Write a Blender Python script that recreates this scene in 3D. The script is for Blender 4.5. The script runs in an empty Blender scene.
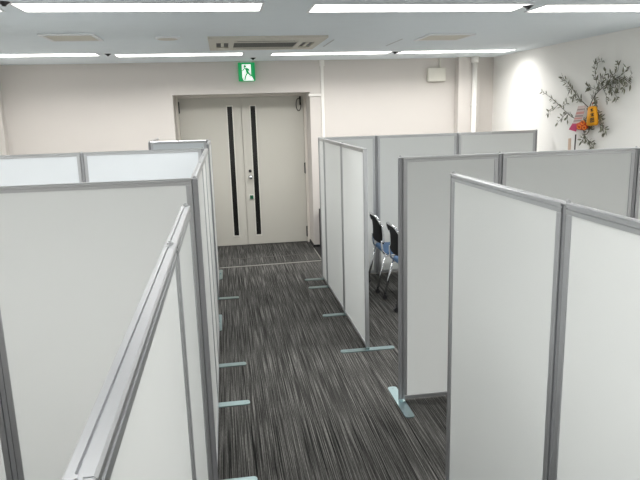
import bpy, bmesh, math, random
from mathutils import Vector, Matrix
random.seed(4)
S = bpy.context.scene
C = S.collection
PI = math.pi

# ------------------------------------------------------------------ camera
FPX, CH = 609.87, 1.8847
CF = Vector((0.146388, 0.967419, -0.206571))
CR = Vector((0.987448, -0.155423, -0.028118))
CU = Vector((0.059308, 0.199862, 0.978027))
cd = bpy.data.cameras.new('camera')
cam = bpy.data.objects.new('camera', cd)
C.objects.link(cam)
cd.sensor_fit = 'HORIZONTAL'
cd.sensor_width = 36
cd.lens = FPX / 640 * 36
cd.clip_start = 0.02
m = Matrix((CR, CU, -CF)).transposed().to_4x4()
m.translation = (0, 0, CH)
cam.matrix_world = m
S.camera = cam


def at(u, v, X=None, Y=None, Z=None):
    """the point of the room seen at a place of the photograph, on a wall / floor plane"""
    d = CF + CR * ((u - 320) / FPX) - CU * ((v - 240) / FPX)
    t = (Z - CH) / d.z if Z is not None else (Y / d.y if Y is not None else X / d.x)
    return Vector((0, 0, CH)) + d * t


# ------------------------------------------------------------------ materials
def lin(c):
    return tuple(((x / 255 + .055) / 1.055) ** 2.4 if x > 10 else x / 255 / 12.92 for x in c) + (1,)


def mat(name, col, rough=.5, metal=0, bump=0, bscale=200, var=0, vscale=3, spec=.5, emit=0, stretch=None):
    mt = bpy.data.materials.new(name)
    mt.use_nodes = True
    nt = mt.node_tree
    b = nt.nodes['Principled BSDF']
    b.inputs['Base Color'].default_value = col
    b.inputs['Roughness'].default_value = rough
    b.inputs['Metallic'].default_value = metal
    b.inputs['Specular IOR Level'].default_value = spec
    if emit:
        b.inputs['Emission Color'].default_value = col
        b.inputs['Emission Strength'].default_value = emit
    tc = nt.nodes.new('ShaderNodeTexCoord')
    vec = tc.outputs['Object']
    if stretch:
        mp = nt.nodes.new('ShaderNodeMapping')
        mp.inputs['Scale'].default_value = stretch
        nt.links.new(vec, mp.inputs['Vector'])
        vec = mp.outputs['Vector']
    if var:
        n = nt.nodes.new('ShaderNodeTexNoise')
        n.inputs['Scale'].default_value = vscale
        n.inputs['Detail'].default_value = 4
        nt.links.new(vec, n.inputs['Vector'])
        mx = nt.nodes.new('ShaderNodeMix')
        mx.data_type = 'RGBA'
        mx.inputs['A'].default_value = tuple(x * (1 - var) for x in col[:3]) + (1,)
        mx.inputs['B'].default_value = tuple(min(1, x * (1 + var)) for x in col[:3]) + (1,)
        nt.links.new(n.outputs['Fac'], mx.inputs['Factor'])
        nt.links.new(mx.outputs['Result'], b.inputs['Base Color'])
    if bump:
        n = nt.nodes.new('ShaderNodeTexNoise')
        n.inputs['Scale'].default_value = bscale
        nt.links.new(vec, n.inputs['Vector'])
        bp = nt.nodes.new('ShaderNodeBump')
        bp.inputs['Strength'].default_value = bump
        bp.inputs['Distance'].default_value = .002
        nt.links.new(n.outputs['Fac'], bp.inputs['Height'])
        nt.links.new(bp.outputs['Normal'], b.inputs['Normal'])
    return mt


M = {}
M['wall2'] = mat('lightened_wall_paper', (.86, .85, .82, 1), .8, bump=.15, bscale=260, var=.015)  # lighter tone stands in for light on the right, boosts bounce off unseen walls
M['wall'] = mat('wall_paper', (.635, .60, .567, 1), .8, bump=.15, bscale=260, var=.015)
M['ceil'] = mat('ceiling_board', (.82, .885, .925, 1), .85, bump=.2, bscale=150, var=.02, vscale=8)
M['board'] = mat('partition_board', (.805, .826, .816, 1), .42, bump=.03, bscale=300, var=.012)
M['white_board'] = mat('white_partition_board', (.71, .75, .78, 1), .35, var=.01)
M['alu'] = mat('aluminium', (.54, .55, .57, 1), .36, .85, var=.04, vscale=6, stretch=(1, 1, 30))
M['alu_top'] = mat('bright_aluminium', (.56, .57, .585, 1), .33, .95, var=.03, vscale=6)
M['alu_dark'] = mat('grey_anodised_aluminium', (.34, .345, .36, 1), .4, .6, var=.05, vscale=8)
M['black_gap'] = mat('black_gasket', (.03, .03, .034, 1), .6, var=.1)
M['steel'] = mat('foot_steel', (.36, .47, .485, 1), .3, 1, var=.12, vscale=14)
M['chrome'] = mat('chrome', (.75, .76, .78, 1), .14, 1, var=.03)
M['door'] = mat('door_paint', (.575, .56, .505, 1), .5, var=.012, bump=.03)
M['doorframe'] = mat('door_frame_paint', (.72, .68, .62, 1), .5, var=.02)
M['slot'] = mat('dark_glass', (.012, .012, .012, 1), .12, var=.1)
M['slot_trim'] = mat('slot_trim', (.78, .77, .71, 1), .4, .2, var=.02)
M['black'] = mat('black_plastic', (.018, .018, .02, 1), .5, var=.2, vscale=20)
M['mesh'] = mat('black_back_plastic', (.014, .014, .015, 1), .75, spec=.2, var=.2, vscale=40)
M['blue'] = mat('blue_seat_fabric', lin((92, 122, 160)), .85, bump=.4, bscale=500, var=.1, vscale=60)
M['plastic'] = mat('white_plastic', (.80, .78, .75, 1), .45, var=.02)
M['pipe'] = mat('white_pipe', (.84, .82, .78, 1), .4, var=.02)
M['beige'] = mat('beige_plastic', (.62, .60, .53, 1), .5, var=.03)
M['beige2'] = mat('vent_grey', (.70, .68, .61, 1), .55, var=.03)
M['grille'] = mat('dark_grille', (.16, .16, .15, 1), .6, var=.1)
M['housing'] = mat('white_steel', (.82, .84, .86, 1), .5, var=.02)
M['diff'] = mat('lit_diffuser', (1, .985, .96, 1), .6, emit=4)
M['green'] = mat('sign_green', lin((8, 150, 84)), .35, emit=.45, var=.05)
M['signwhite'] = mat('sign_white', (.9, .97, .93, 1), .35, emit=.6)
M['bark'] = mat('twig_bark', (.09, .085, .065, 1), .8, var=.25, vscale=60)
M['leaf'] = mat('dry_olive_leaf', (.17, .17, .115, 1), .65, var=.5, vscale=22)
M['yellow'] = mat('yellow_bag', lin((240, 165, 20)), .6, var=.08, vscale=30)
M['ink'] = mat('black_ink', (.03, .02, .015, 1), .7, var=.1)
M['magenta'] = mat('magenta_card', lin((190, 60, 105)), .6, var=.08, vscale=30)
M['red'] = mat('red_orange_cloth', lin((200, 70, 30)), .7, var=.15, vscale=40)
M['orange'] = mat('orange_cord', lin((250, 140, 40)), .6, var=.1, vscale=40)
M['pink'] = mat('pale_pink_paper', lin((214, 196, 192)), .7, var=.03)
M['rose'] = mat('rose_stripe', lin((208, 152, 145)), .7, var=.05)
M['greyp'] = mat('grey_stripe', lin((160, 145, 140)), .7, var=.05)
M['paper'] = mat('white_paper', (.86, .85, .82, 1), .7, var=.02)
M['tan'] = mat('tan_paper', lin((205, 180, 160)), .7, var=.05)
M['seam'] = mat('pale_floor_strip', (.27, .265, .245, 1), .55, .2, var=.15, vscale=20)
M['lockgreen'] = mat('green_lock_plate', lin((20, 95, 62)), .35, var=.1)
M['iron'] = mat('dark_hinge_metal', (.06, .06, .055, 1), .45, .6, var=.1)


def carpet():
    mt = bpy.data.materials.new('striped_carpet')
    mt.use_nodes = True
    nt = mt.node_tree
    N, L = nt.nodes, nt.links
    b = N['Principled BSDF']
    b.inputs['Roughness'].default_value = .95
    b.inputs['Specular IOR Level'].default_value = .15
    tc = N.new('ShaderNodeTexCoord')

    def noise(sc, scale=1, detail=2, rough=.5):
        mp = N.new('ShaderNodeMapping')
        mp.inputs['Scale'].default_value = sc
        L.new(tc.outputs['Object'], mp.inputs['Vector'])
        n = N.new('ShaderNodeTexNoise')
        n.inputs['Scale'].default_value = scale
        n.inputs['Detail'].default_value = detail
        n.inputs['Roughness'].default_value = rough
        L.new(mp.outputs['Vector'], n.inputs['Vector'])
        return n.outputs['Fac']

    def ramp(fac, stops):
        r = N.new('ShaderNodeValToRGB')
        e = r.color_ramp.elements
        e[0].position, e[0].color = stops[0][0], (stops[0][1],) * 3 + (1,)
        e[1].position, e[1].color = stops[1][0], (stops[1][1],) * 3 + (1,)
        L.new(fac, r.inputs['Fac'])
        return r.outputs['Color']

    def mathn(op, a, c):
        n = N.new('ShaderNodeMath')
        n.operation = op
        for i, x in enumerate((a, c)):
            if isinstance(x, (int, float)):
                n.inputs[i].default_value = x
            else:
                L.new(x, n.inputs[i])
        return n.outputs[0]
    streak = ramp(noise((185, 1.7, 1), 1, 2, .6), ((.48, 0), (.70, 1)))      # pale threads running down the aisle
    dark = ramp(noise((150, .8, 1), 1, 2), ((.36, 0), (.56, 1)))              # dark threads
    grain = noise((280, 34, 1), 1, 2)
    tile = noise((2, 2, 1), 1, 0)
    v = mathn('MULTIPLY', streak, .155)
    v = mathn('ADD', v, mathn('MULTIPLY', dark, .05))
    v = mathn('ADD', v, .006)
    v = mathn('MULTIPLY', v, mathn('ADD', mathn('MULTIPLY', grain, 1.3), .35))
    v = mathn('MULTIPLY', v, mathn('ADD', mathn('MULTIPLY', tile, .3), .85))
    cb = N.new('ShaderNodeCombineColor')
    L.new(v, cb.inputs[0])
    L.new(mathn('MULTIPLY', v, .985), cb.inputs[1])
    L.new(mathn('MULTIPLY', v, .93), cb.inputs[2])
    L.new(cb.outputs[0], b.inputs['Base Color'])
    bp = N.new('ShaderNodeBump')
    bp.inputs['Strength'].default_value = .5
    bp.inputs['Distance'].default_value = .004
    L.new(grain, bp.inputs['Height'])
    L.new(bp.outputs['Normal'], b.inputs['Normal'])
    return mt


M['carpet'] = carpet()


# ------------------------------------------------------------------ mesh helpers
def box(bm, x0, x1, y0, y1, z0, z1, bev=0, seg=2):
    r = bmesh.ops.create_cube(bm, size=1)
    for v in r['verts']:
        v.co = Vector(((x0 + x1) / 2 + v.co.x * (x1 - x0), (y0 + y1) / 2 + v.co.y * (y1 - y0), (z0 + z1) / 2 + v.co.z * (z1 - z0)))
    if bev:
        es = list({e for v in r['verts'] for e in v.link_edges})
        bmesh.ops.bevel(bm, geom=es, offset=bev, segments=seg, affect='EDGES', profile=.5)


def prism(bm, pts, a, b_, plane='XY'):
    """extrude a polygon; plane tells the two axes of pts, a..b_ runs on the third"""
    def co(p, t):
        if plane == 'XY':
            return (p[0], p[1], t)
        if plane == 'XZ':
            return (p[0], t, p[1])
        return (t, p[0], p[1])
    lo = [bm.verts.new(co(p, a)) for p in pts]
    hi = [bm.verts.new(co(p, b_)) for p in pts]
    n = len(pts)
    fs = [bm.faces.new(lo), bm.faces.new(hi)]
    for i in range(n):
        fs.append(bm.faces.new((lo[i], lo[(i + 1) % n], hi[(i + 1) % n], hi[i])))
    bmesh.ops.recalc_face_normals(bm, faces=fs)


def tube(bm, pts, r, n=8, r2=None):
    pts = [Vector(p) for p in pts]
    rings = []
    up = None
    for i, p in enumerate(pts):
        d = (pts[min(i + 1, len(pts) - 1)] - pts[max(i - 1, 0)]).normalized()
        if up is None:
            up = d.orthogonal().normalized()
        up = (up - d * up.dot(d)).normalized()
        s = d.cross(up)
        rr = r if r2 is None else r + (r2 - r) * i / (len(pts) - 1)
        rings.append([bm.verts.new(p + (up * math.cos(2 * PI * k / n) + s * math.sin(2 * PI * k / n)) * rr) for k in range(n)])
    fs = []
    for a, c in zip(rings, rings[1:]):
        for k in range(n):
            fs.append(bm.faces.new((a[k], a[(k + 1) % n], c[(k + 1) % n], c[k])))
    fs.append(bm.faces.new(rings[0]))
    fs.append(bm.faces.new(rings[-1]))
    bmesh.ops.recalc_face_normals(bm, faces=fs)


def smooth_path(pts, n=6):
    pts = [Vector(p) for p in pts]
    out = []
    for i in range(len(pts) - 1):
        p0, p1, p2, p3 = pts[max(i - 1, 0)], pts[i], pts[i + 1], pts[min(i + 2, len(pts) - 1)]
        for k in range(n):
            t = k / n
            out.append(.5 * ((2 * p1) + (p2 - p0) * t + (2 * p0 - 5 * p1 + 4 * p2 - p3) * t * t + (3 * p1 - p0 - 3 * p2 + p3) * t ** 3))
    return out + [pts[-1]]


def disc(bm, c, r, axis, a, b_, n=24, sx=1, r2=None):
    """round slab: centre c (two axes), from a to b_ along axis"""
    pts = [(c[0] + math.cos(2 * PI * k / n) * r * sx, c[1] + math.sin(2 * PI * k / n) * r) for k in range(n)]
    prism(bm, pts, a, b_, {'Z': 'XY', 'Y': 'XZ', 'X': 'YZ'}[axis])


def obj(name, bm, m_, parent=None, smooth=False):
    me = bpy.data.meshes.new(name)
    bm.to_mesh(me)
    bm.free()
    me.materials.append(m_)
    if smooth:
        for p in me.polygons:
            p.use_smooth = True
    return link(name, me, parent)


def link(name, me, parent=None):
    o = bpy.data.objects.new(name, me)
    C.objects.link(o)
    if parent:
        o.parent = parent
    return o


def tag(o, label, cat, group=None):
    o['label'] = label
    o['category'] = cat
    if group:
        o['group'] = group
    return o


def thing(name, label, cat, loc=(0, 0, 0), rz=0, group=None):
    o = link(name, None)
    o.location = loc
    o.rotation_euler = (0, 0, rz)
    return tag(o, label, cat, group)


def struct(name, bm, m_, parent=None):
    o = obj(name, bm, m_, parent)
    if not parent:
        o['kind'] = 'structure'
    return o


B = bmesh.new

# ------------------------------------------------------------------ room shell
XL, XR, YW, YB, HC = -2.76, 3.775, 8.328, -4.0, 2.55
DL, DR, DH, YD = -.622, 1.179, 2.14, 8.782          # door recess

bm = B(); box(bm, XL - .1, XR + .1, YB - .1, YD + .1, -.12, 0); struct('floor', bm, M['carpet'])
bm = B(); box(bm, XL - .1, XR + .1, YB - .1, YW + .1, HC, HC + .12); struct('ceiling', bm, M['ceil'])
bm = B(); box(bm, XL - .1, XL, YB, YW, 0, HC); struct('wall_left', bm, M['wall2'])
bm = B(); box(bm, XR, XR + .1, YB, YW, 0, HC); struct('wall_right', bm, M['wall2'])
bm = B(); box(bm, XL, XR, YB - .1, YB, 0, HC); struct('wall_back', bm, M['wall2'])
bm = B()
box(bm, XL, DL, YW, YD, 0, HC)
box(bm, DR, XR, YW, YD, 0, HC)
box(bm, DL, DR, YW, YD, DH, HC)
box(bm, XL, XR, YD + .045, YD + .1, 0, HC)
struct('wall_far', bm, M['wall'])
# column in the right corner, narrow pilaster in the left corner
bm = B(); box(bm, 3.215, 3.52, YW - .13, YW, 0, HC, .006); struct('column', bm, M['wall'])
bm = B(); box(bm, XL, XL + .07, YW - .12, YW, 0, HC, .006); struct('pilaster', bm, M['wall'])
# baseboards
bm = B()
box(bm, XL + .07, DL, YW - .012, YW, 0, .045, .002)
struct('baseboard_left', bm, M['black'])
bm = B()
box(bm, DR, 3.215, YW - .012, YW, 0, .045, .002)
box(bm, DR - .012, DR, YW - .012, YD - .005, 0, .045, .002)
struct('baseboard_right', bm, M['black'])
# carpet edge strips in front of the doorway
bm = B()
a, b_ = at(216, 268.3, Z=.003), at(324, 260.3, Z=.003)
dirv = (b_ - a).normalized(); nrm = Vector((-dirv.y, dirv.x, 0)) * .014
prism(bm, [(a - nrm)[:2], (b_ - nrm)[:2], (b_ + nrm)[:2], (a + nrm)[:2]], .0005, .004)
struct('trim_1', bm, M['seam'])
bm = B()
prism(bm, [(-.2, 7.93), (1.16, 7.96), (1.16, 7.975), (-.2, 7.945)], .0005, .003)
for x in (.105, .40, .69, .98):
    prism(bm, [(x, 7.62), (x + .012, 7.62), (x + .012, 7.94), (x, 7.94)], .0005, .0025)
struct('trim_2', bm, mat('dull_floor_strip', (.10, .098, .09, 1), .7, var=.2, vscale=25))
bm = B()
prism(bm, [(1.158, 7.55), (1.172, 7.55), (1.172, 8.31), (1.158, 8.31)], .0005, .004)
struct('trim_3', bm, M['seam'])

# ------------------------------------------------------------------ double door in its recess
XM = .268                                               # where the leaves meet
zt = 2.108
bm = B()
box(bm, DL, DL + .035, YD - .05, YD + .045, 0, DH, .003)
box(bm, DR - .035, DR, YD - .05, YD + .045, 0, DH, .003)
box(bm, DL + .035, DR - .035, YD - .05, YD + .045, zt, DH, .003)
struct('trim_4', bm, M['doorframe'])


def leaf(name, x0, x1, xs):
    bm = B()
    w = .040
    # the leaf, with the tall slot left open
    box(bm, x0, xs - w, YD, YD + .04, .008, zt - .004)
    box(bm, xs + w, x1, YD, YD + .04, .008, zt - .004)
    box(bm, xs - w, xs + w, YD, YD + .04, .008, .14)
    box(bm, xs - w, xs + w, YD, YD + .04, 1.99, zt - .004)
    d = struct(name, bm, M['door'])
    bm = B(); box(bm, xs - w, xs + w, YD + .012, YD + .02, .14, 1.99)
    obj('window_slot', bm, M['slot'], d)
    bm = B()
    for sx in (-1, 1):
        box(bm, xs + sx * w - .006, xs + sx * w + .006, YD - .004, YD + .012, .13, 2.0)
    for z in (.14, 1.99):
        box(bm, xs - w + .006, xs + w - .006, YD - .004, YD + .012, z - .008, z + .008)
    obj('slot_trim', bm, M['slot_trim'], d)
    return d


dl = leaf('door_1', DL + .038, XM - .003, .108)
dr = leaf('door_2', XM + .003, DR - .038, .430)
for d, xh, zs in ((dl, DL + .037, (.14, 1.09, 1.985)), (dr, DR - .037, (.16, 1.09))):
    for z in zs:
        bm = B()
        box(bm, xh - .014, xh + .014, YD - .022, YD - .001, z - .075, z + .075, .004)
        tube(bm, [(xh, YD - .026, z - .08), (xh, YD - .026, z + .08)], .009, 10)
        obj('hinge', bm, M['iron'], d)
bm = B(); disc(bm, (.348, 1.078), .021, 'Y', YD - .012, YD); obj('lock_cylinder', bm, M['black'], dr, True)
bm = B(); disc(bm, (.352, .992), .034, 'Y', YD - .008, YD); disc(bm, (.352, .992), .012, 'Y', YD - .05, YD)
r = bmesh.ops.create_uvsphere(bm, u_segments=20, v_segments=12, radius=.031)
for v in r['verts']:
    v.co = Vector((.352 + v.co.x, YD - .058 + v.co.y * .8, .992 + v.co.z))
obj('door_knob', bm, M['chrome'], dr, True)
bm = B(); box(bm, .318, .384, YD - .012, YD, .668, .738, .004)
o = obj('lock_cover', bm, M['plastic'], dr)
bm = B(); box(bm, .326, .376, YD - .02, YD - .011, .675, .73, .004); obj('green_plate', bm, M['lockgreen'], o)
# wire loop of the door contact, top right of the right leaf
bm = B()
loop = [(1.075 + .034 * math.sin(t), YD - .014, 1.985 + .085 * math.cos(t)) for t in [2 * PI * k / 24 for k in range(25)]]
tube(bm, loop, .006, 6)
tube(bm, [(1.085, YD - .014, 2.065), (1.092, YD - .02, 2.1)], .005, 6)
box(bm, 1.088, 1.112, YD - .018, YD - .001, 1.98, 2.10, .003)
obj('cable_loop', bm, M['iron'], dr, True)

# ------------------------------------------------------------------ partition panels
T, PH = .030, 1.60
mesh_cache = {}


def cached(key, make, m_, smooth=False):
    if key not in mesh_cache:
        bm = B(); make(bm)
        me = bpy.data.meshes.new(key[0])
        bm.to_mesh(me); bm.free()
        me.materials.append(m_)
        if smooth:
            for p in me.polygons:
                p.use_smooth = True
        mesh_cache[key] = me
    return mesh_cache[key]


def rail_top(w):
    h = T / 2
    prof = [(-h, 1.570), (-h, 1.583), (-h + .004, 1.5845), (-h + .004, 1.5875), (-h, 1.589), (-h, 1.597), (-h + .003, 1.60),
            (.001, 1.60), (.001, 1.5955), (.0042, 1.5955), (.0042, 1.60), (h - .003, 1.60), (h, 1.597), (h, 1.589),
            (h - .004, 1.5875), (h - .004, 1.5845), (h, 1.583), (h, 1.570)]
    return lambda bm: prism(bm, prof, -w / 2, w / 2, 'YZ')


def panel(x, y, rz, w, label, posts=(True, False), feet=(True, False), board='board', foot_dx=(0, 0), group=None, post_label=None):
    """one screen: local x along its width, centred; posts / feet at its -x and +x ends"""
    t = thing('partition_panel', label, 'partition', (x, y, 0), rz, group)
    e = w / 2
    h = T / 2
    sw = .026
    o = link('face_board', cached(('face_board', w, board), lambda bm: box(bm, -e + sw - .004, e - sw + .004, -h + .004, h - .004, .045, 1.575), M[board]), t)
    link('top_rail', cached(('top_rail', w), rail_top(w), M['alu_top']), t)
    link('bottom_rail', cached(('bottom_rail', w), lambda bm: box(bm, -e, e, -h, h, .022, .05, .002), M['alu']), t)
    for s in (-1, 1):
        o = link('stile', cached(('stile',), lambda bm: box(bm, -sw / 2, sw / 2, -h, h, .05, 1.570, .0025), M['alu']), t)
        o.location.x = s * (e - sw / 2)
    for s, p, f, fd in ((-1, posts[0], feet[0], foot_dx[0]), (1, posts[1], feet[1], foot_dx[1])):
        if p:
            def mk(bm):
                box(bm, -.0115, .0115, -.0115, .0115, .006, 1.594, .004)
                box(bm, -.0135, .0135, -.004, .004, .022, 1.59)
            o = link('connector_post', cached(('connector_post',), mk, M['alu_dark']), t)
            o.location.x = s * (e + .0145)

            def mk2(bm):
                box(bm, -.014, .014, -.0145, .0145, 1.594, 1.600, .002)
                disc(bm, (0, 0), .0075, 'Z', 1.600, 1.607, 14)
                disc(bm, (0, 0), .004, 'Z', 1.607, 1.610, 12)
            c = link('post_cap', cached(('post_cap',), mk2, M['alu_top']), o)
        if f:
            def mk3(bm):
                pts = []
                for cx, cy, a0 in ((.009, .198, 0), (-.009, .198, PI / 2), (-.009, -.198, PI), (.009, -.198, 1.5 * PI)):
                    for k in range(5):
                        a = a0 + k * PI / 8
                        pts.append((cx + .022 * math.cos(a), cy + .022 * math.sin(a)))
                prism(bm, pts, 0, .006)
                box(bm, -.013, .013, -.014, .014, .006, .024, .002)
                for sy in (-.19, .19):
                    disc(bm, (0, sy), .006, 'Z', .006, .0075, 10)
            o = link('foot', cached(('foot',), mk3, M['steel']), t)
            o.location.x = s * (e + .0145) + fd
    return t


G = .029                                                  # room a connector takes between two panels


def run(axis, fixed, nodes, specs):
    """a row of panels between connector nodes"""
    for i, (a, b_) in enumerate(zip(nodes, nodes[1:])):
        w = round(b_ - a - G, 3)
        c = (a + b_) / 2
        kw = dict(specs[i])
        if axis == 'X':
            panel(c, fixed, 0, w, **kw)
        else:
            panel(fixed, c, PI / 2, w, **kw)


# left foreground screen along the aisle (camera looks along its top)
GH = 'screens of the low row under the camera'
run('Y', -.1325, [-.455, .455, 1.375, 1.972], [
    dict(label='white screen nearest the camera, only its top rail end at the bottom left corner'),
    dict(label='long white screen in the left foreground, bright top rail running to the bottom edge'),
    dict(label='short white screen behind the left foreground one, ending before the big grey screen', posts=(True, True), feet=(True, True)),
])
# big grey screen across the left, facing the camera
run('X', 2.866, [-2.03, -1.092, -.143], [
    dict(label='grey screen cut off by the left edge of the picture, beside the big grey one'),
    dict(label='big grey screen facing the camera across the left half, behind the foreground rail', posts=(True, True), feet=(True, False)),
])
# aisle row on the left, from the grey screen to the white ones
run('Y', -.150, [2.866 + .0, 3.785, 4.435, 5.36], [
    dict(label='nearest screen on the left side of the aisle, joined to the big grey screen', posts=(False, True), feet=(True, True), foot_dx=(.03, 0)),
    dict(label='narrow middle screen on the left side of the aisle, a steel foot at each end', posts=(False, True), feet=(False, False)),
    dict(label='third screen on the left side of the aisle, meeting the bright white screens', posts=(False, False), feet=(True, False)),
])
run('X', 5.44, [-2.13, -1.19, -.185], [
    dict(label='bright white screen at the left edge of the picture, second row, left of the joint', board='white_board'),
    dict(label='bright white screen in the second row on the left, between joint and aisle', board='white_board', posts=(True, True), feet=(True, True), foot_dx=(0, .04)),
])
run('Y', -.158, [6.19, 7.15 - .0], [
    dict(label='farthest screen on the left side of the aisle, alone before the double door', posts=(True, False), feet=(True, False)),
])
run('X', 7.18, [-.83, -.187], [
    dict(label='narrow white screen farthest back on the left, facing the camera near the door', board='white_board', posts=(True, True), feet=(True, True), foot_dx=(0, .05)),
])
run('Y', -.83, [7.20, 8.10], [
    dict(label='screen running back to the far wall behind the narrow white one', posts=(False, True), feet=(False, True)),
])
# right booth beyond the gap
run('Y', 1.043, [4.485, 5.40, 6.355, 6.70], [
    dict(label='white screen on the right of the aisle, nearest of three, beside the chair gap', posts=(False, False), feet=(True, True), foot_dx=(.018, 0)),
    dict(label='white screen on the right of the aisle, middle of the three past the gap', posts=(True, False), feet=(False, True)),
    dict(label='very narrow white screen on the right of the aisle, nearest the double door', posts=(True, False), feet=(False, True), foot_dx=(0, -.02)),
])
run('X', 6.73, [1.043, 1.685, 2.64, 3.60], [
    dict(label='narrow grey screen of the far right row, behind the chairs', posts=(True, False), feet=(False, False)),
    dict(label='middle grey screen of the far right row, below the white wall box', posts=(True, False), feet=(False, True)),
    dict(label='grey screen at the right end of the far row, next to the lit wall', posts=(True, True), feet=(False, True)),
])
run('X', 3.585, [1.047, 1.684, 2.610, 3.535], [
    dict(label='narrow grey screen right of the aisle with a steel foot, facing the camera', posts=(True, False), feet=(True, False)),
    dict(label='wide grey screen under the hanging dried branches, middle right', posts=(True, False), feet=(True, False)),
    dict(label='grey screen at the right edge of the picture beside the right wall', posts=(True, True), feet=(True, True)),
])
run('Y', .992, [.73, 1.645, 2.565], [
    dict(label='white screen in the bottom right corner, nearest on the right', posts=(False, False), feet=(False, False)),
    dict(label='large white screen in the right foreground, left of the joint post', posts=(True, True), feet=(True, True)),
])

# ------------------------------------------------------------------ ceiling lights
LAMP_W, LAMP_SPREAD = 20.5, 154
lights = [
    (-2.67, -1.295, 4.11, 'ceiling light strip at the far left of the near row'),
    (-1.19, .30, 4.13, 'long ceiling light strip of the near row, above the left screens'),
    (.61, 2.10, 4.19, 'long ceiling light strip of the near row, right of the aisle'),
    (2.21, 3.70, 4.23, 'ceiling light strip in the top right corner of the picture'),
    (-2.69, -1.27, 7.10, 'ceiling light strip of the far row beside the left wall'),
    (-1.13, .285, 7.28, 'ceiling light strip of the far row, just left of the exit sign'),
    (.60, 2.03, 7.37, 'ceiling light strip of the far row, right of the exit sign'),
    (2.13, 3.57, 7.37, 'ceiling light strip of the far row that brightens the right wall'),
    (-2.67, -1.255, .98, 'ceiling light strip over the left booth beside the camera'),
    (-1.15, .305, .98, 'ceiling light strip straight over the camera'),
    (.615, 2.10, .98, 'ceiling light strip over the right foreground screen'),
    (2.245, 3.70, .98, 'ceiling light strip over the right wall beside the camera'),
    (-2.67, -1.255, -2.2, 'ceiling light strip at the left of the row behind the camera'),
    (-1.15, .305, -2.2, 'ceiling light strip left of centre in the row behind the camera'),
    (.615, 2.10, -2.2, 'ceiling light strip right of centre in the row behind the camera'),
    (2.245, 3.70, -2.2, 'ceiling light strip at the right of the row behind the camera'),
]
for x0, x1, yc, lab in lights:
    w = x1 - x0
    t = thing('ceiling_light', lab, 'ceiling light', ((x0 + x1) / 2, yc, HC))
    e, d = w / 2, .155

    def frame(bm):
        for s in (-1, 1):
            box(bm, -e, e, s * d - .008, s * d + .008, -.005, 0)
            box(bm, s * (e - .008) - .008, s * (e - .008) + .008, -d + .008, d - .008, -.005, 0)
    link('frame', cached(('frame', round(w, 3)), frame, M['housing']), t)
    link('diffuser', cached(('diffuser', round(w, 3)), lambda bm: box(bm, -e + .016, e - .016, -d + .008, d - .008, -.0035, -.001), M['diff']), t)
    ld = bpy.data.lights.new('lamp', 'AREA')
    ld.shape = 'RECTANGLE'
    ld.size, ld.size_y = 2 * e - .04, 2 * d - .03
    ld.energy = LAMP_W * w / 1.45 * (.88 if yc == .98 else 1)
    ld.spread = math.radians(LAMP_SPREAD)
    ld.color = (1, .985, .965)
    lo = link('lamp', ld, t)
    lo.location.z = -.012

# small dark heads in the gaps between the strips
for (u, v, lab) in ((108, 55.5, 'small dark sprinkler head between the two left strips of the far row'),
                    (395, 53.3, 'small dark sprinkler head between the two right strips of the far row'),
                    (4, 5, 'small dark sprinkler head in the top left corner of the ceiling'),
                    (528, 8.5, 'small dark sprinkler head between the near strips at top right'),
                    (253, 59.3, 'small dark sprinkler head above the green exit sign')):
    p = at(u, v, Z=HC - .02)
    t = thing('sprinkler_head', lab, 'sprinkler', (p.x, p.y, HC), 0, 'sprinkler heads on the ceiling')
    bm = B()
    disc(bm, (0, 0), .045, 'Z', -.004, 0, 24)
    obj('flange', bm, M['housing'], t)
    bm = B()
    r = bmesh.ops.create_cone(bm, cap_ends=True, segments=20, radius1=.010, radius2=.036, depth=.018)
    bmesh.ops.translate(bm, verts=r['verts'], vec=(0, 0, -.013))
    disc(bm, (0, 0), .012, 'Z', -.026, -.022, 16)
    obj('head', bm, M['black'], t, True)

# ------------------------------------------------------------------ ceiling cassette air conditioner
t = thing('air_conditioner', 'beige cassette air conditioner set in the ceiling before the exit sign', 'air conditioner', (.45, 6.17, HC))
R_, g = .535, .30
YS = [(-.29, -.215), (-.16, .29), (.34, .41)]              # near outlet, grille and side outlets, far outlet
bm = B()
edge = -.515
for (a, b_) in YS + [(.515, .515)]:
    box(bm, -R_, R_, edge, a, -.02, 0)                       # plain bands across
    edge = b_
for (a, b_) in (YS[0], YS[2]):
    for s_ in (-1, 1):
        box(bm, min(s_ * g, s_ * R_), max(s_ * g, s_ * R_), a, b_, -.02, 0)
a, b_ = YS[1]
for s_ in (-1, 1):
    box(bm, min(s_ * g, s_ * .35), max(s_ * g, s_ * .35), a, b_, -.02, 0)
    box(bm, min(s_ * .465, s_ * R_), max(s_ * .465, s_ * R_), a, b_, -.02, 0)
obj('cover_panel', bm, M['beige'], t)
bm = B()
box(bm, -g, g, a, b_, -.006, -.002)
for k in range(12):
    y = a + .02 + k * (b_ - a - .04) / 11
    box(bm, -g, g, y - .006, y + .006, -.015, -.006)
obj('intake_grille', bm, M['grille'], t)
for (x0, x1, y0, y1) in ((-g, g) + YS[0], (-g, g) + YS[2], (-.465, -.35, a, b_), (.35, .465, a, b_)):
    bm = B(); box(bm, x0, x1, y0, y1, -.006, -.002)
    o = obj('air_outlet', bm, M['black'], t)
    bm = B()
    if x1 - x0 > .2:
        box(bm, x0 + .03, x1 - .03, y1 - .02, y1 - .008, -.016, -.008, .002)
        obj('louvre', bm, M['grille'], o)
    else:
        xm = (x0 + x1) / 2
        box(bm, xm - .014, xm + .014, y0 + .05, y1 - .05, -.019, -.007, .004)
        obj('louvre', bm, M['beige'], o)

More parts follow.
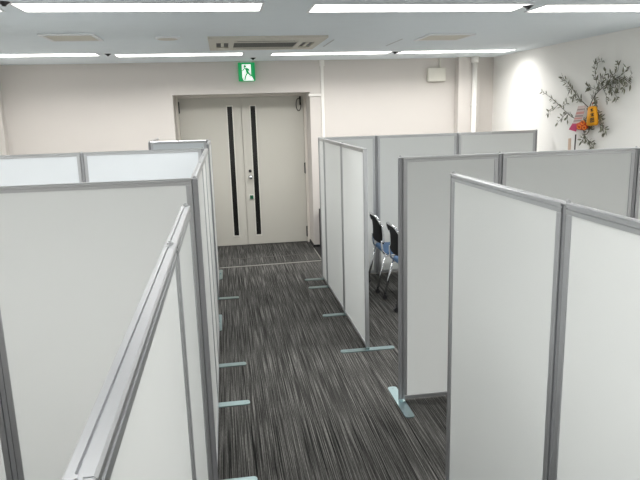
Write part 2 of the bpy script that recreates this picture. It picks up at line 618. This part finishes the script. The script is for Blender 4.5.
# vents and speaker
for (cx, cy, sz, lab) in ((-1.20, 5.59, .43, 'square beige ceiling vent left, above the white screens'),
                          (2.14, 5.85, .46, 'square beige ceiling vent right of the air conditioner')):
    t = thing('ceiling_vent', lab, 'vent', (cx, cy, HC), 0, 'square ceiling vents')
    e = sz / 2
    bm = B()
    for s in (-1, 1):
        box(bm, -e, e, s * (e - .015) - .015, s * (e - .015) + .015, -.014, 0, .002)
        box(bm, s * (e - .015) - .015, s * (e - .015) + .015, -e + .03, e - .03, -.014, 0, .002)
    obj('frame', bm, M['housing'], t)
    bm = B()
    box(bm, -e + .03, e - .03, -e + .03, e - .03, -.004, -.001)
    n = 12
    for k in range(n):
        y = -e + .045 + k * (sz - .09) / (n - 1)
        box(bm, -e + .03, e - .03, y - .008, y + .008, -.011, -.004)
    obj('grille', bm, M['beige2'], t)
p = at(167.5, 37.8, Z=HC)
t = thing('ceiling_speaker', 'round grey ceiling speaker left of the air conditioner', 'speaker', (p.x, p.y, HC))
bm = B()
for r_, z in ((.11, -.006), (.1, -.012)):
    disc(bm, (0, 0), r_, 'Z', z, z + .006, 32)
obj('rim', bm, M['housing'], t)
bm = B(); disc(bm, (0, 0), .085, 'Z', -.0145, -.012, 32); obj('grille', bm, M['beige2'], t)
# access hatch outlines on the ceiling
for (x0, x1, y0, y1, lab) in ((1.09, 1.78, 6.0, 6.6, 'flat ceiling access hatch right of the air conditioner'),):
    bm = B()
    for (a, b_, c, d) in ((x0, x0 + .012, y0, y1), (x1 - .012, x1, y0, y1)):
        box(bm, a, b_, c, d, HC - .004, HC)
    struct('trim_5', bm, mat('hatch_trim', (.55, .57, .59, 1), .6, var=.02))

# ------------------------------------------------------------------ exit sign
t = thing('exit_sign', 'green emergency exit sign with running figure above the double door', 'exit sign', (.35, YW, 2.295))
bm = B(); box(bm, -.108, .108, -.055, 0, 0, .236, .006); obj('sign_box', bm, M['green'], t)
bm = B(); box(bm, -.075, .075, -.045, 0, .236, .248); obj('mount', bm, M['housing'], t)


def sg(px, pz):                                          # sign drawing: 0..1 left-right, 0..1 top-down
    return (-.108 + .216 * px, .236 * (1 - pz))


bm = B(); prism(bm, [sg(*p) for p in ((.22, .10), (.76, .10), (.76, .70), (.93, .97), (.30, .97), (.22, .80))], -.0575, -.0545, 'XZ'); obj('white_doorway', bm, M['signwhite'], t)
man = bpy.data.meshes.new('running_figure')
bm = B()
hc = sg(.40, .21)
disc(bm, hc, .016, 'Y', -.0595, -.0575, 16)
for k, poly in enumerate((
        ((.40, .31), (.52, .29), (.64, .56), (.50, .60)),                 # trunk
        ((.42, .31), (.28, .46), (.23, .43), (.36, .29)),                 # left arm
        ((.50, .29), (.62, .33), (.68, .44), (.63, .47), (.57, .38), (.50, .37)),   # right arm
        ((.50, .54), (.60, .54), (.44, .76), (.40, .94), (.33, .94), (.38, .74)),   # rear leg
        ((.53, .56), (.63, .53), (.72, .64), (.88, .70), (.86, .76), (.68, .71)))):  # front leg
    prism(bm, [sg(*p) for p in poly], -.0590 - .0001 * k, -.0572, 'XZ')
obj('running_figure', bm, M['green'], t)

# ------------------------------------------------------------------ wall conduit, box, pipe
t = thing('cable_duct', 'white cable duct down the far wall, right of the double door', 'cable duct', (1.35, YW, 0))
bm = B(); box(bm, -.02, .02, -.022, 0, .046, 2.47, .003); obj('duct', bm, M['pipe'], t)
bm = B(); box(bm, -.032, .032, -.03, 0, 2.47, HC, .003); obj('duct_elbow', bm, M['pipe'], t)
bm = B(); box(bm, -.19, -.02, -.02, 0, 2.083, 2.115, .003); obj('side_duct', bm, M['pipe'], t)
t = thing('junction_box', 'white box on the far wall above the right screens', 'junction box', (2.93, YW, 2.24))
bm = B(); box(bm, -.125, .125, -.075, 0, 0, .18, .008); obj('box', bm, M['beige2'], t)
bm = B(); box(bm, -.115, .115, -.079, -.074, .012, .168, .003); obj('lid', bm, M['beige2'], t)
bm = B(); tube(bm, [(.06, -.02, .185), (.06, -.02, HC - 2.24)], .010, 10); obj('conduit', bm, M['beige'], t, True)
t = thing('wall_pipe', 'white vertical pipe on the corner column beside the bright wall', 'pipe', (3.43, YW - .165, 0))
bm = B(); tube(bm, [(0, 0, 0), (0, 0, HC - .07)], .033, 20); obj('pipe', bm, M['pipe'], t, True)
bm = B(); tube(bm, [(0, 0, HC - .08), (0, 0, HC)], .048, 20); obj('coupling', bm, M['pipe'], t, True)
bm = B(); box(bm, -.04, .04, -.01, .036, 1.9, 1.925, .003); obj('bracket', bm, M['pipe'], t)

# ------------------------------------------------------------------ black upright block and low plate by the far wall
t = thing('black_block', 'tall black block on the floor by the far wall, peeking past the right screens', 'box', (1.40, 8.13, 0))
bm = B(); box(bm, -.15, .3, -.16, .165, .02, .56, .006); obj('body', bm, M['black'], t)
bm = B(); box(bm, -.222, .34, -.42, .175, .0, .02, .003); obj('base', bm, M['black'], t)


# ------------------------------------------------------------------ chairs
def chair_at(x, y, label, rz=0):
    t = thing('chair', label, 'chair', (x, y, 0), rz, 'blue chairs behind the screens')
    # chair faces +x; back at x = 0
    bm = B()
    nx, nz = 9, 9
    prof = [(.012, .525), (.012, .55), (.012, .58), (.012, .62), (.009, .67), (.002, .72), (-.010, .765), (-.024, .80), (-.030, .812)]
    grid = []
    for k in range(nz):
        row = []
        for i in range(nx):
            q = i / (nx - 1) * 2 - 1
            wdt = .212 - .018 * (k / (nz - 1)) ** 2
            zz = prof[k][1] - (.045 * q ** 4 if k > 5 else 0)
            row.append((prof[k][0] + .03 * q * q, q * wdt, zz))
        grid.append(row)
    fs, bs = [], []
    F_ = [[bm.verts.new(p) for p in r_] for r_ in grid]
    K_ = [[bm.verts.new((p[0] - .012, p[1], p[2])) for p in r_] for r_ in grid]
    for k in range(nz - 1):
        for i in range(nx - 1):
            bm.faces.new((F_[k][i], F_[k][i + 1], F_[k + 1][i + 1], F_[k + 1][i]))
            bm.faces.new((K_[k][i], K_[k + 1][i], K_[k + 1][i + 1], K_[k][i + 1]))
    for i in range(nx - 1):
        bm.faces.new((F_[0][i], K_[0][i], K_[0][i + 1], F_[0][i + 1]))
        bm.faces.new((F_[-1][i], F_[-1][i + 1], K_[-1][i + 1], K_[-1][i]))
    for k in range(nz - 1):
        bm.faces.new((F_[k][0], F_[k + 1][0], K_[k + 1][0], K_[k][0]))
        bm.faces.new((F_[k][-1], K_[k][-1], K_[k + 1][-1], F_[k + 1][-1]))
    bmesh.ops.recalc_face_normals(bm, faces=bm.faces[:])
    back = obj('backrest', bm, M['mesh'], t, True)
    # chrome edge tube: up one side, over the top, down the other
    path = [grid[k][0] for k in range(nz)] + [grid[-1][i] for i in range(1, nx - 1)] + [grid[k][-1] for k in range(nz - 1, -1, -1)]
    bm = B(); tube(bm, [(p[0] - .006, p[1], p[2]) for p in path], .011, 8)
    obj('chrome_edge', bm, M['chrome'], back, True)
    bm = B()
    box(bm, .05, .46, -.20, .20, .405, .455, .02, 4)
    obj('seat', bm, M['blue'], t, True)
    bm = B()
    tube(bm, [(.06, -.20, .40), (.44, -.19, .40)], .011, 8)
    tube(bm, [(.06, .20, .40), (.44, .19, .40)], .011, 8)
    tube(bm, [(.10, -.20, .40), (.10, .20, .40)], .010, 8)
    tube(bm, [(.40, -.19, .40), (.40, .19, .40)], .010, 8)
    for sy in (-1, 1):
        tube(bm, smooth_path([(.07, sy * .20, .41), (.035, sy * .205, .44), (.022, sy * .203, .50), (.02, sy * .20, .56)], 4), .010, 8)
    obj('seat_frame', bm, M['chrome'], t, True)
    for sy in (-1, 1):
        for (pa, pb) in (((.055, .205, .42), (-.03, .21, .05)), ((.38, .19, .40), (.45, .21, .05))):
            bm = B(); tube(bm, [(pa[0], sy * pa[1], pa[2]), (pb[0], sy * pb[1], pb[2])], .0115, 10)
            lg = obj('leg', bm, M['chrome'], t, True)
            bm = B()
            disc(bm, (pb[0], .024), .024, 'Y', sy * pb[1] - .012, sy * pb[1] + .012, 18)
            box(bm, pb[0] - .012, pb[0] + .012, sy * pb[1] - .016, sy * pb[1] + .016, .03, .056, .003)
            obj('caster', bm, M['black'], lg)
    return t


chair_at(1.53, 6.19, 'farther blue-seated chair with black back behind the right aisle screens')
chair_at(1.55, 5.55, 'nearer blue-seated chair with black back, half hidden by the grey screen')

# ------------------------------------------------------------------ dried branches on the right wall
WX = XR


def wp(u, v, off=.02):
    p = at(u, v, X=WX - off)
    return p


base = wp(589, 108)
sw = thing('hanging_branch_spray', 'spray of dried olive branches hung on the right wall over the screens', 'dried branches', base)


def branch(pts, n_leaf, spread, r0=.006, twigs=()):
    bm = B()
    paths = []
    main = smooth_path([wp(u, v, .034 + .014 * math.sin(i * 1.7)) - base for i, (u, v) in enumerate(pts)], 5)
    tube(bm, main, r0, 6, .0018)
    paths.append(main)
    for tw in twigs:
        p = smooth_path([wp(u, v, .025 + .035 * random.random()) - base for (u, v) in tw], 4)
        tube(bm, p, .0028, 5, .0012)
        paths.append(p)
    o = obj('branch', bm, M['bark'], sw, True)
    lm = B()
    tot = sum(len(p) for p in paths)
    for p in paths:
        k = max(3, int(n_leaf * len(p) / tot))
        for _ in range(k):
            i = random.uniform(.12 if p is main else .05, 1) * (len(p) - 1)
            j = min(int(i), len(p) - 2)
            a = p[j].lerp(p[j + 1], i - j)
            tan = (p[j + 1] - p[j]).normalized()
            ang = random.choice((-1, 1)) * random.uniform(.4, 1.25)
            d = Matrix.Rotation(ang, 3, 'X') @ tan
            d.x = random.uniform(-.5, .15)
            d.normalize()
            ln = random.uniform(.03, .062) * spread
            a = a + d * random.uniform(.0, .012)
            if a.x + base.x + d.x * ln > WX - .006:
                d.x = -abs(d.x)
            nrm = Vector((random.uniform(-1, -.2), random.uniform(-.8, .8), random.uniform(-.8, .8)))
            sd = d.cross(nrm).normalized()
            up = sd.cross(d).normalized()
            hw = ln * random.uniform(.085, .145)
            bend = random.uniform(-.2, .2) * ln
            P = [a, a + d * ln * .3 + sd * hw + up * bend * .6, a + d * ln * .65 + sd * hw * .85 + up * bend,
                 a + d * ln + up * bend * .5, a + d * ln * .65 - sd * hw * .85 + up * bend, a + d * ln * .3 - sd * hw + up * bend * .6]
            P = [Vector((min(q.x, WX - .003 - base.x), q.y, q.z)) for q in P]
            V = [lm.verts.new(q) for q in P]
            m1 = lm.verts.new((P[1] + P[5]) / 2 - up * hw * .3)
            m2 = lm.verts.new((P[2] + P[4]) / 2 - up * hw * .3)
            for f in ((V[0], V[1], m1), (V[0], m1, V[5]), (V[1], V[2], m2, m1), (V[5], m1, m2, V[4]), (V[2], V[3], m2), (V[4], m2, V[3])):
                lm.faces.new(f)
    obj('leaves', lm, M['leaf'], o, True)


branch([(581, 120), (572, 117), (561, 107), (550, 97), (541, 91)], 75, 1.05, .0045,
       [((561, 107), (566, 104), (567, 102)), ((558, 105), (551, 111), (546, 114)), ((566, 113), (561, 119), (558, 122)), ((568, 115), (567, 121))])
branch([(588, 107), (580, 99), (573, 90), (567, 82), (562, 77)], 80, 1.05, .0045,
       [((576, 94), (572, 99)), ((572, 88), (569, 91)), ((583, 102), (574, 99))])
branch([(590, 106), (594, 97), (601, 89), (611, 82), (620, 77), (631, 84)], 300, 1.12, .005,
       [((600, 90), (596, 80), (595, 70), (595, 61)), ((595, 64), (599, 62), (603, 60)), ((606, 85), (612, 76), (618, 70), (618, 62)),
        ((614, 79), (623, 74), (627, 68)), ((608, 84), (614, 92), (617, 98)), ((603, 88), (606, 95), (607, 100)), ((599, 91), (592, 88), (587, 86)),
        ((618, 78), (627, 80), (632, 73)), ((601, 88), (604, 77), (606, 72)), ((606, 86), (608, 79), (613, 71)), ((611, 82), (616, 84), (620, 90)), ((616, 79), (621, 83), (625, 88)), ((598, 91), (601, 83), (601, 76)), ((609, 84), (612, 88), (611, 94)), ((594, 96), (597, 100), (596, 104))])
branch([(593, 106), (598, 113), (601, 122), (604, 133)], 70, 1.05, .005, [((599, 115), (603, 121)), ((600, 124), (606, 130))])
branch([(583, 128), (585, 136), (589, 142), (592, 149)], 75, 1.05, .005, [((585, 134), (582, 141)), ((588, 140), (594, 145))])
branch([(587, 108), (589, 116), (588, 124), (590, 130)], 60, 1.1, .005, [((588, 114), (593, 126)), ((588, 120), (583, 127))])


# ---- charms and cards hanging from the spray
def slab(name, quad, off, th, m_, parent, o0):
    """thin card on the wall; quad in photo places, standing off the wall"""
    pts = [wp(u, v, off) for u, v in quad]
    bm = B()
    pr = [(p.y - o0.y, p.z - o0.z) for p in pts]
    prism(bm, pr, WX - off - th - o0.x, WX - off - o0.x, 'YZ')
    return obj(name, bm, m_, parent)


def lerpq(q, a, b_, c, d):
    """sub-rectangle (a..b across, c..d down) of a quad given tl, tr, br, bl"""
    def pt(s, t):
        x0 = [q[0][i] + (q[1][i] - q[0][i]) * s for i in (0, 1)]
        x1 = [q[3][i] + (q[2][i] - q[3][i]) * s for i in (0, 1)]
        return tuple(x0[i] + (x1[i] - x0[i]) * t for i in (0, 1))
    return [pt(a, c), pt(b_, c), pt(b_, d), pt(a, d)]


q = [(578.5, 106.2), (586.3, 105.2), (581, 122.3), (573.2, 122.8)]
o0 = wp(580, 106, .06)
t = thing('hanging_striped_card', 'pale pink striped card hanging on the dried branches, left of the yellow bag', 'card', o0)
slab('card', q, .058, .004, M['pink'], t, o0)
for (c, d, mm) in ((.18, .26, 'greyp'), (.36, .50, 'rose'), (.56, .66, 'greyp'), (.70, .80, 'rose'), (.86, .93, 'greyp')):
    slab('stripe', lerpq(q, .0, 1, c, d), .0622, .001, M[mm], t, o0)

q = [(588.5, 107), (595.5, 106.2), (597.2, 124.8), (587.3, 125.8)]
o0 = wp(592, 106, .06)
t = thing('hanging_charm_bag', 'yellow bag with dark writing hanging on the dried branches', 'charm bag', o0)
bm = B()
P = [(588.8, 107.5), (590, 106.3), (594.5, 106), (595.6, 107), (596.6, 115), (597.2, 124), (596, 125.3), (588.6, 126), (587.3, 125), (588, 116)]
pr = [(wp(u, v, .07).y - o0.y, wp(u, v, .07).z - o0.z) for u, v in P]
prism(bm, pr, WX - .085 - o0.x, WX - .05 - o0.x, 'YZ')
bmesh.ops.bevel(bm, geom=bm.edges[:], offset=.006, segments=2, affect='EDGES')
bag = obj('bag', bm, M['yellow'], t, True)
bm = B()
top = Vector(((WX - .067) - o0.x, wp(592.2, 106, .067).y - o0.y, wp(592.2, 106, .067).z - o0.z))
tube(bm, [top + Vector((0, 0, -.006)), top + Vector((.012, .02, .03)), Vector((.045, 0, .05))], .003, 6)
obj('cord', bm, M['red'], t)
bm = B()
# brush-written signs: short strokes
for st in (((.35, .16), (.62, .13)), ((.50, .10), (.44, .24)), ((.40, .24), (.66, .22)),
           ((.34, .40), (.72, .37)), ((.54, .34), (.50, .52)), ((.40, .50), (.66, .48)), ((.62, .42), (.70, .52)),
           ((.32, .64), (.72, .61)), ((.36, .64), (.34, .84)), ((.70, .62), (.70, .82)), ((.44, .72), (.62, .70)), ((.50, .64), (.50, .84)), ((.36, .83), (.70, .81))):
    e0, e1 = [lerpq(q, a, a, b_, b_)[0] for a, b_ in st]
    A_, B_ = [Vector((WX - .0862 - o0.x, wp(u, v, .085).y - o0.y, wp(u, v, .085).z - o0.z)) for u, v in (e0, e1)]
    tube(bm, [A_, B_], .0045, 5)
obj('writing', bm, M['ink'], bag)

q = [(573.2, 123), (579.5, 122.6), (576, 131.5), (569.2, 129.5)]
o0 = wp(575, 123, .055)
t = thing('hanging_card', 'magenta card hanging under the pink striped card', 'card', o0)
tag(t, 'magenta card hanging under the pink striped card', 'card')
slab('card', q, .05, .006, M['magenta'], t, o0)
slab('border', lerpq(q, .0, 1, .0, .1), .0565, .001, M['pink'], t, o0)

o0 = wp(582, 122, .06)
t = thing('hanging_charm', 'red pouch with bright orange cord loops left below the yellow bag', 'charm', o0)
bm = B()
P = [(577, 123.5), (582, 121.5), (587, 123), (587.5, 128), (584.5, 130.5), (577.5, 129.5)]
pr = [(wp(u, v, .06).y - o0.y, wp(u, v, .06).z - o0.z) for u, v in P]
prism(bm, pr, WX - .075 - o0.x, WX - .045 - o0.x, 'YZ')
bmesh.ops.bevel(bm, geom=bm.edges[:], offset=.007, segments=2, affect='EDGES')
obj('pouch', bm, M['red'], t, True)
for (u, v, ru, rv) in ((579.3, 127.0, 1.6, 1.9), (584.3, 127.6, 1.5, 1.7), (582.6, 122.6, 1.6, 1.8)):
    bm = B()
    pts = []
    for k in range(17):
        a = 2 * PI * k / 16
        p = wp(u + ru * math.cos(a), v + rv * math.sin(a), .08)
        pts.append(p - o0)
    tube(bm, pts, .0065, 6)
    obj('cord_loop', bm, M['orange'], t, True)

q = [(574.2, 133.5), (578.8, 133.2), (577.2, 154), (572.8, 154)]
o0 = wp(576, 134, .05)
t = thing('hanging_strip_card', 'long white card with a black stripe hanging below the charms', 'card', o0)
slab('card', q, .001, .004, M['paper'], t, o0)
slab('stripe', lerpq(q, .22, .52, .05, 1), .005, .001, M['ink'], t, o0)
q = [(568.6, 138.5), (571.2, 138.2), (570.6, 154), (567.8, 154)]
o0 = wp(570, 139, .045)
t = tag(slab('hanging_tan_card', q, .001, .004, M['tan'], None, Vector((0, 0, 0))), 'narrow tan card hanging left of the white striped card', 'card')

# ------------------------------------------------------------------ world and view
w = bpy.data.worlds.new('world')
S.world = w
w.use_nodes = True
w.node_tree.nodes['Background'].inputs['Color'].default_value = (.8, .85, .9, 1)
w.node_tree.nodes['Background'].inputs['Strength'].default_value = .3
S.view_settings.view_transform = 'Standard'
S.view_settings.look = 'None'
S.view_settings.gamma = 1
S.view_settings.use_curve_mapping = False
S.view_settings.exposure = 0
S.cycles.max_bounces = 10
S.cycles.diffuse_bounces = 6
S.cycles.use_denoising = True
